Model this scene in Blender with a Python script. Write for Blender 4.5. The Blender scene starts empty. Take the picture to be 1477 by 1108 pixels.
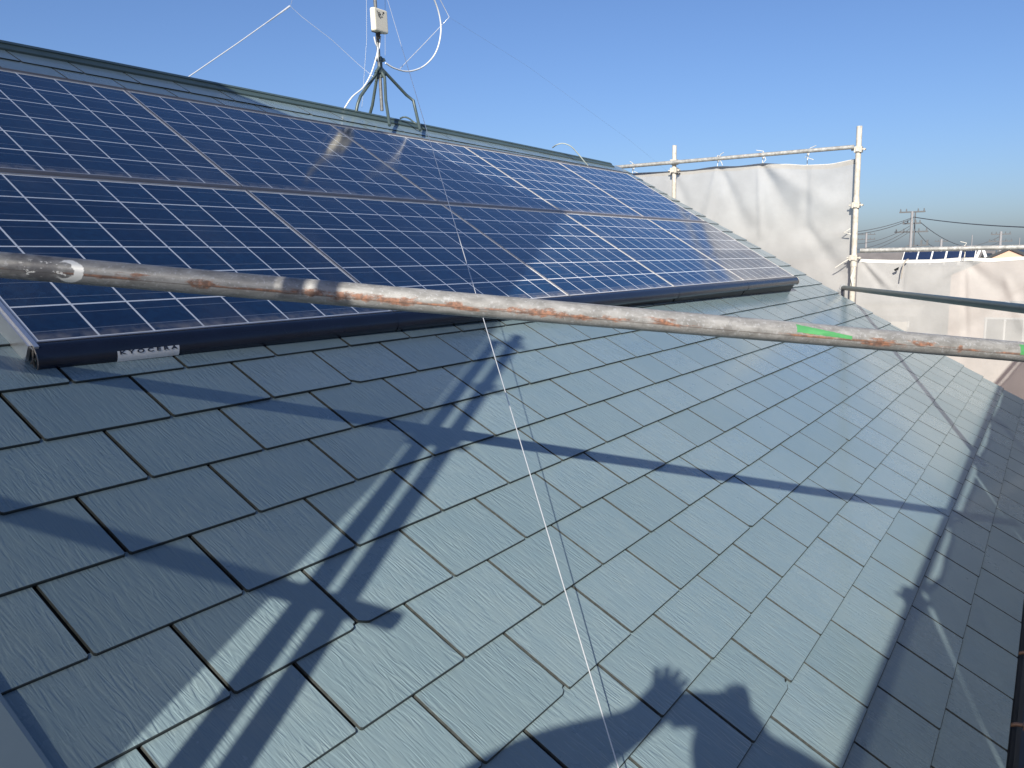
import bpy, bmesh, math, random
from mathutils import Vector, Matrix, noise
random.seed(7)
PI = math.pi
SC = bpy.context.scene
COL = SC.collection

# ------------------------------------------------------------------ camera
# roof frame: x along the ridge, u up the slope, n out of the roof; origin is the roof point below the lens
TH = 0.50414                                   # roof pitch
ROWS = ((.5496, -.7395, .3887), (-.1320, -.5362, -.8337), (.8250, .4069, -.3923))
HC, FP, CX, CY = 1.1607, 1190., 738.5, 554.
RF = Matrix(((1, 0, 0), (0, math.cos(TH), -math.sin(TH)), (0, math.sin(TH), math.cos(TH))))   # roof -> world
def rw(x, u, n=0.): return RF @ Vector((x, u, n))
CAM = rw(0, 0, HC)
ax = [(RF @ Vector(r)).normalized() for r in ROWS]
cd = bpy.data.cameras.new('camera'); cam = bpy.data.objects.new('camera', cd); COL.objects.link(cam)
cd.sensor_fit = 'HORIZONTAL'; cd.sensor_width = 36; cd.lens = 36*FP/1477; cd.clip_start = .03; cd.clip_end = 5000
m = Matrix((ax[0], -ax[1], -ax[2])).transposed().to_4x4(); m.translation = CAM
cam.matrix_world = m; SC.camera = cam
SC.render.resolution_x, SC.render.resolution_y = 1024, 768
def ray(px, py): return (ax[0]*(px-CX) + ax[1]*(py-CY) + ax[2]*FP).normalized()
def at(px, py, X):                               # the place on the plane x = X seen there
    r = ray(px, py); return CAM + r*(X/r.x)
def onroof(px, py, n=.02):                       # the place on the near slope seen there
    r = RF.transposed() @ ray(px, py); return CAM + ray(px, py)*((n-HC)/r.z)
def aty(px, py, Y): r = ray(px, py); return CAM + r*((Y-CAM.y)/r.y)

# ------------------------------------------------------------------ sky, sun, exposure
SUN = -ray(980, 1003)                            # towards the sun: straight behind the lens
w = bpy.data.worlds.new('World'); SC.world = w; w.use_nodes = True
nt = w.node_tree; bg = nt.nodes['Background']
sky = nt.nodes.new('ShaderNodeTexSky'); sky.sky_type = 'NISHITA'; sky.sun_disc = False
sky.sun_elevation = math.asin(SUN.z); sky.sun_rotation = math.atan2(SUN.x, SUN.y)
sky.altitude = 0; sky.air_density = 1.0; sky.dust_density = 1.35; sky.ozone_density = 6.5
tint = nt.nodes.new('ShaderNodeMix'); tint.data_type = 'RGBA'; tint.blend_type = 'MULTIPLY'; tint.inputs[0].default_value = 1
nt.links.new(sky.outputs[0], tint.inputs[6]); tint.inputs[7].default_value = (.98, .95, 1.04, 1)
nt.links.new(tint.outputs[2], bg.inputs[0]); bg.inputs[1].default_value = .080
sd = bpy.data.lights.new('sun', 'SUN'); sd.energy = 5.0; sd.angle = math.radians(.55); sd.color = (1, .93, .82)
so = bpy.data.objects.new('sun', sd); COL.objects.link(so); so.location = (0, 0, 30)
so.rotation_euler = SUN.to_track_quat('Z', 'Y').to_euler()
SC.view_settings.view_transform = 'Standard'; SC.view_settings.look = 'None'
SC.view_settings.exposure = 0.64; SC.view_settings.gamma = 1
SC.render.engine = 'CYCLES'
SC.cycles.transparent_max_bounces = 16

# ------------------------------------------------------------------ helpers
class MB:
    def __init__(s): s.v = []; s.f = []; s.sm = []
    def add(s, vs, fs, smooth=False):
        o = len(s.v); s.v += [tuple(v) for v in vs]
        for f in fs: s.f.append([i+o for i in f]); s.sm.append(smooth)
    def box(s, lo, hi, M=None):
        vs = [Vector((x, y, z)) for x in (lo[0], hi[0]) for y in (lo[1], hi[1]) for z in (lo[2], hi[2])]
        if M is not None: vs = [M @ v for v in vs]
        s.add(vs, [(0,1,3,2), (4,6,7,5), (0,4,5,1), (2,3,7,6), (0,2,6,4), (1,5,7,3)])
    def tube(s, pts, r, seg=12, cap=True):
        pts = [Vector(p) for p in pts]; n = len(pts); rs = r if isinstance(r, (list, tuple)) else [r]*n
        t0 = (pts[1]-pts[0]).normalized(); a = t0.orthogonal().normalized(); vs = []
        for i, p in enumerate(pts):
            t = (pts[min(i+1, n-1)] - pts[max(i-1, 0)]).normalized()
            a = (a - t*a.dot(t)).normalized(); b = t.cross(a)
            for k in range(seg):
                q = 2*PI*k/seg; vs.append(p + (a*math.cos(q)+b*math.sin(q))*rs[i])
        fs = [(i*seg+k, i*seg+(k+1) % seg, (i+1)*seg+(k+1) % seg, (i+1)*seg+k) for i in range(n-1) for k in range(seg)]
        s.add(vs, fs, True)
        if cap:
            s.add(vs[:seg], [list(range(seg))[::-1]]); s.add(vs[-seg:], [list(range(seg))])
    def prism(s, prof, a, b, M=None):             # profile (y,z) swept along x from a to b
        n = len(prof); vs = [Vector((x, y, z)) for x in (a, b) for y, z in prof]
        if M is not None: vs = [M @ v for v in vs]
        fs = [(k, (k+1) % n, n+(k+1) % n, n+k) for k in range(n)] + [list(range(n))[::-1], list(range(n, 2*n))]
        s.add(vs, fs)
    def build(s, name, mat, parent=None, loc=None, mw=None, mats=None, mi=None):
        me = bpy.data.meshes.new(name); me.from_pydata(s.v, [], s.f); me.update()
        me.polygons.foreach_set('use_smooth', s.sm); me.materials.append(mat)
        if mats:
            for x in mats: me.materials.append(x)
            me.polygons.foreach_set('material_index', mi)
        o = bpy.data.objects.new(name, me); COL.objects.link(o)
        if parent: o.parent = parent
        if mw is not None: o.matrix_local = mw
        elif loc is not None: o.location = loc
        return o
def tag(o, label=None, cat=None, group=None, kind=None):
    if label: o['label'] = label
    if cat: o['category'] = cat
    if group: o['group'] = group
    if kind: o['kind'] = kind
    return o
def thing(name, label, cat, loc=(0, 0, 0), group=None, mw=None):
    o = bpy.data.objects.new(name, None); COL.objects.link(o); o.empty_display_size = .1
    if mw is not None: o.matrix_world = mw
    else: o.location = loc
    return tag(o, label, cat, group)
def curve_pts(ctrl, n=10):                        # Catmull-Rom
    P = [Vector(c) for c in ctrl]; P = [2*P[0]-P[1]] + P + [2*P[-1]-P[-2]]; out = []
    for i in range(1, len(P)-2):
        for k in range(n):
            t = k/n; a, b, c, d = P[i-1:i+3]
            out.append(.5*((2*b) + (c-a)*t + (2*a-5*b+4*c-d)*t*t + (3*b-a-3*c+d)*t**3))
    return out + [P[-2]]

class NT:
    def __init__(s, name):
        s.m = bpy.data.materials.new(name); s.m.use_nodes = True; s.t = s.m.node_tree
        s.p = s.t.nodes['Principled BSDF']; s.out = s.t.nodes['Material Output']
    def n(s, typ, **kw):
        x = s.t.nodes.new(typ)
        for k, v in kw.items(): setattr(x, k, v)
        return x
    def put(s, sock, v):
        if isinstance(v, bpy.types.NodeSocket): s.t.links.new(v, sock)
        else: sock.default_value = v
    def math(s, op, a, b=0., c=0., clamp=False):
        x = s.n('ShaderNodeMath', operation=op, use_clamp=clamp)
        for i, v in enumerate((a, b, c)): s.put(x.inputs[i], v)
        return x.outputs[0]
    def obj(s):
        return s.n('ShaderNodeTexCoord').outputs['Object']
    def xyz(s, v):
        x = s.n('ShaderNodeSeparateXYZ'); s.put(x.inputs[0], v); return x.outputs
    def scale(s, v, sc):
        x = s.n('ShaderNodeMapping'); s.put(x.inputs[0], v); x.inputs['Scale'].default_value = sc; return x.outputs[0]
    def noise(s, v, sc, det=4, rough=.55, dist=0.):
        x = s.n('ShaderNodeTexNoise'); s.put(x.inputs['Vector'], v); x.inputs['Scale'].default_value = sc
        x.inputs['Detail'].default_value = det; x.inputs['Roughness'].default_value = rough; x.inputs['Distortion'].default_value = dist
        return x.outputs[0]
    def step(s, v, lo, hi):                       # smooth 0..1 between lo and hi
        x = s.n('ShaderNodeMapRange', interpolation_type='SMOOTHSTEP'); s.put(x.inputs[0], v)
        x.inputs[1].default_value = lo; x.inputs[2].default_value = hi; return x.outputs[0]
    def mix(s, f, a, b):
        x = s.n('ShaderNodeMix', data_type='RGBA'); s.put(x.inputs['Factor'], f)
        for q, v in ((6, a), (7, b)):
            s.put(x.inputs[q], v if isinstance(v, bpy.types.NodeSocket) else (*v, 1.))
        return x.outputs[2]
    def bump(s, h, strength=.3, dist=.002, base=None):
        x = s.n('ShaderNodeBump'); s.put(x.inputs['Height'], h); x.inputs['Strength'].default_value = strength
        x.inputs['Distance'].default_value = dist
        if base is not None: s.put(x.inputs['Normal'], base)
        return x.outputs[0]
    def fin(s, col=None, rough=.5, metal=0., normal=None, spec=.5, coat=0., coat_rough=.1):
        p = s.p
        if col is not None: s.put(p.inputs['Base Color'], col if isinstance(col, bpy.types.NodeSocket) else (*col, 1.))
        s.put(p.inputs['Roughness'], rough); s.put(p.inputs['Metallic'], metal); s.put(p.inputs['Specular IOR Level'], spec)
        s.put(p.inputs['Coat Weight'], coat); p.inputs['Coat Roughness'].default_value = coat_rough
        if normal is not None: s.put(p.inputs['Normal'], normal)
        return s.m
def plain(name, col, rough=.5, metal=0., var=.12, sc=8., spec=.5):
    q = NT(name); o = q.obj(); f = q.noise(o, sc, 5)
    c = q.mix(f, [x*(1-var*1.6) for x in col], [min(1, x*(1+var*1.6)) for x in col])
    return q.fin(c, rough, metal, None, spec)

# ------------------------------------------------------------------ materials
def mat_slate():
    q = NT('painted_slate'); o = q.obj()
    rnd = q.n('ShaderNodeAttribute', attribute_name='rnd').outputs['Fac']
    off = q.n('ShaderNodeCombineXYZ'); q.put(off.inputs[0], q.math('MULTIPLY', rnd, 37.)); q.put(off.inputs[1], q.math('MULTIPLY', rnd, 91.))
    v = q.n('ShaderNodeVectorMath', operation='ADD'); q.put(v.inputs[0], o); q.put(v.inputs[1], off.outputs[0]); v = v.outputs[0]
    grain = q.noise(q.scale(v, (1., .15, 1.)), 72., 2, .45, .55)
    ridge = q.math('SUBTRACT', 1., q.math('MULTIPLY', q.math('ABSOLUTE', q.math('SUBTRACT', grain, .5)), 7.), clamp=True)
    ridge = q.math('SMOOTH_MIN', ridge, .8, .5)
    patch = q.step(q.noise(v, 7., 2), .35, .62)
    fine = q.noise(q.scale(v, (1., .07, 1.)), 210., 2, .6, .3)
    h = q.math('ADD', q.math('MULTIPLY', ridge, q.math('ADD', q.math('MULTIPLY', patch, .5), .5)), q.math('MULTIPLY', fine, .7))
    big = q.noise(o, 1.1, 4); mid = q.noise(v, 16., 5)
    c = q.mix(q.step(big, .3, .7), (.160, .228, .252), (.184, .252, .273))
    c = q.mix(q.math('MULTIPLY', q.step(mid, .35, .75), .35), c, (.215, .276, .279))
    c = q.mix(q.math('MULTIPLY', q.math('SUBTRACT', rnd, .3), .55), c, (.135, .196, .213))
    sp = q.step(q.noise(o, 190., 2), .74, .78)
    c = q.mix(q.math('MULTIPLY', sp, .35), c, (.42, .45, .44))
    r = q.math('ADD', q.math('ADD', .19, q.math('MULTIPLY', rnd, .10)), q.math('MULTIPLY', mid, .14))
    return q.fin(c, r, 0, q.bump(h, .54, .0022), .5, .5, .13)
def mat_cells(W, H):
    q = NT('solar_cells'); x, y, _ = q.xyz(q.obj()); mg = .008
    px, py = (W-2*mg)/8, (H-2*mg)/6
    u = q.math('MULTIPLY', q.math('SUBTRACT', x, mg), 1/px); v = q.math('MULTIPLY', q.math('SUBTRACT', y, mg), 1/py)
    fu, fv = q.math('FRACT', q.math('ADD', u, 20.)), q.math('FRACT', q.math('ADD', v, 20.))
    du = q.math('MULTIPLY', q.math('SUBTRACT', .5, q.math('ABSOLUTE', q.math('SUBTRACT', fu, .5))), px)
    dv = q.math('MULTIPLY', q.math('SUBTRACT', .5, q.math('ABSOLUTE', q.math('SUBTRACT', fv, .5))), py)
    gap = q.math('MAXIMUM', q.math('LESS_THAN', du, .0030), q.math('LESS_THAN', dv, .0029))
    b = q.math('ABSOLUTE', q.math('SUBTRACT', q.math('ABSOLUTE', q.math('SUBTRACT', fv, .5)), .25))
    bus = q.math('LESS_THAN', q.math('MULTIPLY', b, py), .0011)
    cu = q.math('FLOOR', q.math('ADD', u, 20.)); cv = q.math('FLOOR', q.math('ADD', v, 20.))
    cc = q.n('ShaderNodeCombineXYZ'); q.put(cc.inputs[0], cu); q.put(cc.inputs[1], cv)
    wn = q.n('ShaderNodeTexWhiteNoise'); q.put(wn.inputs[0], cc.outputs[0])
    vo = q.n('ShaderNodeTexVoronoi'); vo.inputs['Scale'].default_value = 70.; q.put(vo.inputs['Vector'], q.obj())
    vx = q.xyz(vo.outputs['Color'])[0]
    c = q.mix(vx, (.005, .025, .068), (.009, .042, .102))
    c = q.mix(q.math('MULTIPLY', wn.outputs[0], .5), c, (.005, .014, .045))
    c = q.mix(q.math('MULTIPLY', bus, .55), c, (.30, .34, .38)); c = q.mix(gap, c, (.80, .83, .84))
    rnd = q.n('ShaderNodeObjectInfo').outputs['Random']
    of = q.n('ShaderNodeVectorMath', operation='ADD'); q.put(of.inputs[0], q.obj()); q.put(of.inputs[1], rnd)
    dust = q.noise(of.outputs[0], 2.6, 6, .6)
    c = q.mix(q.math('MULTIPLY', q.step(dust, .45, .8), .10), c, (.45, .42, .36))
    lo = q.math('MULTIPLY', q.math('SUBTRACT', 1., q.step(y, .008, .055)), q.step(q.noise(of.outputs[0], 26., 4), .25, .7))
    c = q.mix(q.math('MULTIPLY', lo, .45), c, (.42, .38, .32))
    wav = q.noise(of.outputs[0], 1.6, 1)
    return q.fin(c, q.math('ADD', .055, q.math('MULTIPLY', dust, .07)), 0, q.bump(q.math('SUBTRACT', q.math('MULTIPLY', wav, .001), q.math('MULTIPLY', y, .0426)), 1., 1.), .8)
def mat_galv(name, base=(.36, .37, .38), rough=.45, rust=.0, metal=.55):
    q = NT(name); o = q.obj(); a = q.noise(o, 30., 6, .65); b = q.noise(q.scale(o, (1, 1, .25)), 55., 4)
    c = q.mix(q.step(a, .35, .7), [x*.72 for x in base], [min(1, x*1.25) for x in base])
    c = q.mix(q.math('MULTIPLY', q.step(b, .58, .72), .5), c, (.62, .62, .6))
    if rust: c = q.mix(q.math('MULTIPLY', q.step(q.noise(o, 9., 6, .7), .62-rust*.1, .70), .85), c, (.22, .09, .04))
    return q.fin(c, q.math('ADD', rough-.1, q.math('MULTIPLY', a, .25)), metal, q.bump(b, .15, .001))
def mat_whitepost():
    q = NT('chipped_white_paint'); o = q.obj(); a = q.noise(o, 24., 6, .7); b = q.noise(o, 60., 5, .7)
    c = q.mix(q.step(a, .3, .7), (.40, .37, .31), (.55, .52, .46))
    c = q.mix(q.step(q.noise(q.scale(o, (1, 1, .45)), 17., 7, .75), .57, .63), c, (.30, .29, .27))
    c = q.mix(q.math('MULTIPLY', q.step(b, .64, .7), .8), c, (.20, .13, .09))
    return q.fin(c, .6, 0, q.bump(a, .3, .002))
def mat_sheet(trans=.28):
    q = NT('mesh_sheet_fabric'); o = q.obj(); n1 = q.noise(o, 3.5, 6, .6)
    c = q.mix(q.step(n1, .3, .75), (.40, .397, .386), (.47, .466, .452))
    sp = q.step(q.noise(o, 9., 7, .75), .69, .73); c = q.mix(q.math('MULTIPLY', sp, .30), c, (.35, .32, .28))
    x, y, z = q.xyz(o)
    weave = q.math('MULTIPLY', q.math('SINE', q.math('MULTIPLY', z, 900.)), q.math('SINE', q.math('MULTIPLY', y, 900.)))
    d = q.n('ShaderNodeBsdfDiffuse'); q.put(d.inputs[0], c); q.put(d.inputs['Normal'], q.bump(q.noise(o, 14., 6, .65), .25, .012))
    t = q.n('ShaderNodeBsdfTranslucent'); q.put(t.inputs[0], c)
    tr = q.n('ShaderNodeBsdfTransparent')
    m1 = q.n('ShaderNodeMixShader'); m1.inputs[0].default_value = .22
    q.t.links.new(d.outputs[0], m1.inputs[1]); q.t.links.new(t.outputs[0], m1.inputs[2])
    m2 = q.n('ShaderNodeMixShader'); q.put(m2.inputs[0], q.math('ADD', trans, q.math('MULTIPLY', q.math('SUBTRACT', n1, .5), .12)))
    q.t.links.new(m1.outputs[0], m2.inputs[1]); q.t.links.new(tr.outputs[0], m2.inputs[2])
    q.t.links.new(m2.outputs[0], q.out.inputs[0]); return q.m

M = dict(
    slate=mat_slate(), slate_side=plain('slate_joint_side', (.034, .040, .039), .8, 0, .55, 120), slate_edge_shade_dirt=plain('slate_edge_shade_dirt', (.018, .026, .027), .6, 0, .3, 60), sheet=mat_sheet(.16), sheet_thin=mat_sheet(.11), sheet_near=mat_sheet(.20), sheet_dense=mat_sheet(.12),
    cap=plain('painted_ridge_metal', (.055, .085, .085), .35, 0, .15, 5),
    flash=plain('painted_verge_metal', (.17, .225, .25), .38, 0, .05, 3),
    deckb=plain('roof_underlay', (.02, .022, .022), .8),
    wall=plain('cream_siding', (.62, .57, .48), .8), gutter=plain('dark_gutter_plastic', (.012, .013, .014), .35),
    copper=plain('brown_bracket_steel', (.20, .12, .08), .5, .4),
    alu=plain('panel_frame_aluminium', (.60, .57, .54), .38, .75, .14, 30), alub=plain('bright_aluminium', (.85, .85, .85), .28, .8, .06, 20),
    rail=plain('bronze_mounting_rail', (.22, .20, .18), .4, .6, .15, 40),
    trim=plain('navy_black_trim', (.010, .014, .028), .26, 0, .2, 12), black=plain('black_plastic', (.012, .012, .013), .5),
    silver=plain('silver_sticker', (.72, .73, .73), .35, .2, .06, 60), ink=plain('sticker_ink', (.008, .012, .03), .5),
    green_tube=plain('green_grey_tube_paint', (.06, .085, .085), .4, .1, .2, 20),
    galv=mat_galv('galvanised_steel'), galv_pale=mat_galv('weathered_pale_steel', (.36, .36, .34), .5, .5, .3),
    post=mat_whitepost(), mast=mat_galv('dull_mast_steel', (.15, .155, .155), .5, .1, .3), dkpipe=plain('dark_green_pipe_paint', (.05, .075, .07), .38, .2, .2, 15),
    white=plain('cream_white_plastic', (.64, .61, .50), .45, 0, .03), cable=plain('white_cable_jacket', (.62, .64, .65), .4, 0, .03),
    wire=plain('bright_steel_wire', (.75, .77, .78), .3, .5, .05), thin=plain('grey_steel_wire', (.30, .33, .36), .4, .4, .05),
    hem=plain('white_sheet_hem', (.58, .575, .55), .8, 0, .06, 14), cord=plain('white_cord', (.6, .58, .52), .8),
)

# ------------------------------------------------------------------ ground
g = MB(); S = 2500; GZ = -6.3
g.add([(-S, -S, GZ), (S, -S, GZ), (S, S, GZ), (-S, S, GZ)], [(0, 1, 2, 3)])
q = NT('ground_soil'); o_ = q.obj()
tag(g.build('ground', q.fin(q.mix(q.step(q.noise(o_, .12, 8, .65), .4, .6), (.10, .095, .085), (.16, .15, .135)), .9)), kind='structure')

# ------------------------------------------------------------------ the roofed house
house = thing('house', 'house under the slate roof, with grey-green painted slates filling the foreground', 'house')
MR = RF.to_4x4()                                  # roof frame -> world
h_ = HC
UL = [u*h_ for u in (-.516, -.369, -.221, -.067, .082, .231, .386, .537, .692, .850, 1.009, 1.167, 1.327)]
while UL[-1] < 4.15: UL.append(UL[-1]+.181)
VX = lambda u: 7.985 + (u+.42)*.1708              # far verge
def RIDGE(x):                                     # the old ridge sags a little towards both ends
    return 4.300 - .0125*max(0, 3.6-x)**2*.62 - .0034*max(0, x-3.9)**2*.85 + .0018*max(0, x-6.4)**2
XN = .47
mb = MB(); rnds = []; mis = []
NB = len(UL)-1
for k in range(len(UL)):
    i = 11-k                                      # 0 for the course just below the panels
    off = (.2226-.0117*i) if i % 2 == 0 else (.0759-.0117*(i-1))
    off *= h_; wt = .2607*h_
    u0 = UL[k]; u1 = (UL[k+1] if k < NB else u0+.181)+.012
    if u0 > 4.25: continue
    u1 = min(u1, 4.29)
    xe = VX(u0+.06)
    j = math.floor((XN-off)/wt)
    while True:
        a = off+j*wt; b = a+wt; j += 1
        if a > xe-.02: break
        a2, b2 = max(a+.0042, XN), min(b-.0042, xe)
        if b2-a2 < .02: continue
        last = b > xe
        r = random.random(); near = a < 4.5
        jn = random.uniform(-.0006, .0008); ju = random.uniform(-.0012, .0012)
        t = .0060; n0 = .0079+jn; ch = .0035
        ub = u0+ju
        low = [(a2, ub+ch), (a2+ch, ub), (b2-ch, ub), (b2, ub+ch)]
        if random.random() < .05 and not last:    # a chipped corner
            c = random.uniform(.008, .02)
            low = low[:2] + [(b2-c*1.6, ub+random.uniform(0, .002)), (b2-c*.8, ub+c*.35), (b2-c*.55, ub+c*.8), (b2, ub+c)] if random.random() < .6 else \
                  [(a2, ub+c), (a2+c*.4, ub+c*.7), (a2+c, ub+c*.3), (a2+c*1.6, ub)] + low[2:]
        out = low + [(b2, u1), (a2, u1)]
        cxm, cum = (a2+b2)/2, (ub+u1)/2
        def nz(u, base): return base - .0062*(u-u0)/.181
        e = .0007
        vb = [(x, u, nz(u, n0)) for x, u in out]
        vm = [(x, u, nz(u, n0+t-e)) for x, u in out]
        vt = [(x+(e if x < cxm else -e), u+(.0018 if u < cum else 0), nz(u, n0+t)) for x, u in out]
        n = len(out)
        fs = [(k_, (k_+1) % n, n+(k_+1) % n, n+k_) for k_ in range(n)] + [(n+k_, n+(k_+1) % n, 2*n+(k_+1) % n, 2*n+k_) for k_ in range(n)]
        fs += [list(range(2*n, 3*n))]
        nl = len(low)-1; mis += [1 if k_ < nl else 2 for k_ in range(n)]*2 + [0]  # front faces and bevels: dark tone painted in for shadow and dirt
        mb.add(vb+vm+vt, fs); rnds += [r]*(3*n)
        if last: break
roof = mb.build('slate_roof', M['slate'], house, mw=MR, mats=[M['slate_edge_shade_dirt'], M['slate_side']], mi=mis)
at_ = roof.data.attributes.new('rnd', 'FLOAT', 'POINT'); at_.data.foreach_set('value', rnds)
mb = MB()                                         # boards under the slates, both slopes
mb.prism([(UL[0]+.03, -.12), (4.30, -.12), (4.30, -.004), (UL[0]+.03, -.004)], .5, 8.0)
mb.add([(8.0, UL[0]+.03, -.12), (8.0, 4.27, -.12), (8.0, 4.27, -.004), (8.0, UL[0]+.03, -.004), (7.97, UL[0]+.03, -.12), (8.72, 4.27, -.12), (8.72, 4.27, -.004), (7.97, UL[0]+.03, -.004)],
       [(0, 1, 5, 4), (3, 7, 6, 2), (4, 5, 6, 7), (1, 2, 6, 5)])
mb.build('roof_board', M['deckb'], house, mw=MR)
YR = 4.285*math.cos(TH); ZR = 4.285*math.sin(TH)
mb = MB(); d2 = Vector((0, math.cos(TH), -math.sin(TH)))
rb = [Vector((x, YR+.0, ZR)) for x in (.5, 8.72)]
MB_ = MB(); MB_.add([rb[0], rb[1], rb[1]+d2*4.7, rb[0]+d2*4.7], [(0, 1, 2, 3)])
MB_.build('rear_slope', M['slate'], house)
# ridge cap: two wings over a batten, built in short overlapping lengths
mb = MB(); N_ = 40; x0, x1 = .45, 8.52; st = []
for k in range(N_+1):
    x = x0+(x1-x0)*k/N_; p = RIDGE(x)
    A = [RF @ Vector((x, y, z)) for y, z in ((p-.062, .010), (p-.060, .019), (p-.016, .027), (p-.016, .033), (p+.010, .036))]
    st.append(A+[A[-1]+Vector((0, .10, -.062)), A[-1]+Vector((0, .10, -.085))])
n = 7; mb.add([v for A in st for v in A], [(k*n+i, k*n+i+1, (k+1)*n+i+1, (k+1)*n+i) for k in range(N_) for i in range(n-1)] + [list(range(n)), list(range(N_*n, N_*n+n))[::-1]])
mb.build('ridge_cap', M['cap'], house)
# near verge metal
mb = MB(); mb.prism([(.36, -.03), (.36, .030), (.375, .034), (.512, .034), (.520, .030), (.520, .012), (.36, .012)][:6], -.62, 4.2, Matrix(((0, 1, 0, 0), (1, 0, 0, 0), (0, 0, 1, 0), (0, 0, 0, 1))))
vf = mb.build('verge_flashing', M['flash'], house, mw=MR)
mb = MB(); p0, p1 = (VX(-.6)-.015, -.6), (VX(4.15)-.015, 4.15)
for (xa, ua), (xb, ub) in ((p0, p1),):
    vs = [(xa+dx, ua, n) for dx, n in ((0, -.005), (.02, -.005), (.02, -.10), (0, -.10))] + [(xb+dx, ub, n) for dx, n in ((0, -.005), (.02, -.005), (.02, -.10), (0, -.10))]
    mb.add(vs, [(0, 1, 5, 4), (1, 2, 6, 5), (2, 3, 7, 6), (3, 0, 4, 7), (0, 3, 2, 1), (4, 5, 6, 7)])
mb.build('barge_board', M['deckb'], house, mw=MR)
# gutter
ye, ze = math.cos(TH)*UL[0], math.sin(TH)*UL[0]
mb = MB(); n = 12; r0 = .055; cy_, cz_ = ye-.045, ze-.035
pr = [(cy_+r0*math.cos(PI+PI*k/n), cz_+r0*math.sin(PI+PI*k/n)) for k in range(n+1)] + [(cy_+(r0-.004)*math.cos(2*PI-PI*k/n), cz_+(r0-.004)*math.sin(2*PI-PI*k/n)) for k in range(n+1)]
mb.prism(pr, .45, 7.98); gut = mb.build('gutter', M['gutter'], house)
for k in range(14):
    x = 1.05+k*.5; b = MB()
    b.tube([(x, ye+.03, ze-.02), (x, ye-.02, ze+.004), (x, ye-.06, ze+.006), (x, ye-.092, ze-.012), (x, ye-.112, ze-.03)], .006, 8)
    b.box((x-.012, ye-.075, ze-.004), (x+.012, ye-.035, ze+.010)); b.build('gutter_bracket', M['copper'], gut)
mb = MB(); mb.box((.75, -.12, GZ), (7.7, 7.4, -.32)); mb.build('wall', M['wall'], house)
for x in (.75, 7.6):
    mb = MB()
    mb.add([(x, -.12, -.319), (x, 7.4, -.319), (x, YR, ZR-.2), (x+.1, -.12, -.319), (x+.1, 7.4, -.319), (x+.1, YR, ZR-.2)], [(0, 2, 1), (3, 4, 5), (0, 3, 5, 2), (1, 2, 5, 4)])
    mb.build('gable_wall', M['wall'], house)

# ------------------------------------------------------------------ solar array
PW, PH = 1.22, .9258
O = Vector((.98792, 1.64643, .05703))
def rodr(wv):
    wv = Vector(wv); return Matrix.Rotation(wv.length, 3, wv.normalized())
QA = rodr([math.radians(a) for a in (2.444, -.7329, -1.1418)])
MA = Matrix.Translation(RF @ O) @ (RF @ QA).to_4x4()      # array frame: a along the eave, b up the slope, n out
cellm = mat_cells(PW-.006, PH-.030)
ordw = ('leftmost', 'second from the left', 'middle', 'second from the right', 'rightmost')
def panel(row, k):
    W, H = PW-.006, PH-.030
    lab = ('%s dark blue solar panel in the %s row, %s' % (ordw[k].capitalize(), 'lower' if row == 0 else 'upper',
        ('above the dark trim' if row == 0 else 'just below the ridge'))).lower()
    root = thing('solar_panel', lab, 'solar panel', group='solar panels laid in two rows on the roof', mw=MA @ Matrix.Translation((k*PW+.003, row*PH+.011, -.004)))
    g_ = MB(); g_.add([(.004, .004, -.0015), (W-.004, .004, -.0015), (W-.004, H-.004, -.0015), (.004, H-.004, -.0015)], [(0, 1, 2, 3)])
    g_.build('cell_sheet', cellm, root)
    f = MB(); t = .0042
    f.box((0, 0, -.036), (W, t, .001)); f.box((0, H-t, -.036), (W, H, .001))
    f.box((0, t, -.036), (t, H-t, .001)); f.box((W-t, t, -.036), (W, H-t, .001)); f.build('frame', M['alu'], root)
    return root
for row in (0, 1):
    for k in range(5): panel(row, k)
mb = MB(); mb.prism([(PH-.018, -.04), (PH-.018, -.004), (PH-.008, -.001), (PH+.005, -.001), (PH+.010, -.004), (PH+.010, -.04)], .0, 5*PW)
tag(mb.build('mounting_rail', M['rail'], mw=MA), 'bronze mounting rail running between the upper and lower solar panels', 'rail', 'rails holding the solar panels')
for k in range(1, 5):
    mb = MB(); mb.box((k*PW-.0026, .005, -.036), (k*PW+.0026, 2*PH-.03, -.0042))  # black strip added to darken the column gap like shade
    tag(mb.build('gap_shade_strip', M['black'], mw=MA), 'black strip standing for shade in the gap %s of the solar panel columns' % ('right of the leftmost', 'right of the second', 'right of the middle', 'left of the rightmost')[k-1], 'shade strip', 'shade strips between the solar panel columns')
mb = MB(); mb.prism([(2*PH-.018, -.05), (2*PH-.018, -.003), (2*PH-.005, .0), (2*PH-.005, -.05)], .0, 5*PW)
tag(mb.build('mounting_rail', M['rail'], mw=MA), 'topmost bronze rail along the upper edge of the upper solar panels', 'rail', 'rails holding the solar panels')
mb = MB(); mb.box((-.012, -.012, -.012), (-.001, 2*PH-.02, .0015))
mb.box((-.020, .0, -.05), (-.012, 2*PH-.02, -.004))
tag(mb.build('edge_strip', M['alub'], mw=MA), 'bright aluminium strip up the left edge of the solar panels', 'edge strip')
prof = [(.010, -.004), (-.004, -.003), (-.016, -.006), (-.028, -.013), (-.037, -.023), (-.042, -.034), (-.042, -.045), (-.038, -.054), (-.030, -.058)]
inn = [(y+.004, z-.004) for y, z in prof[:5]] + [(y+.005, z) for y, z in prof[5:]]
ords = ('leftmost', 'second', 'third', 'fourth', 'rightmost')
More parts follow.
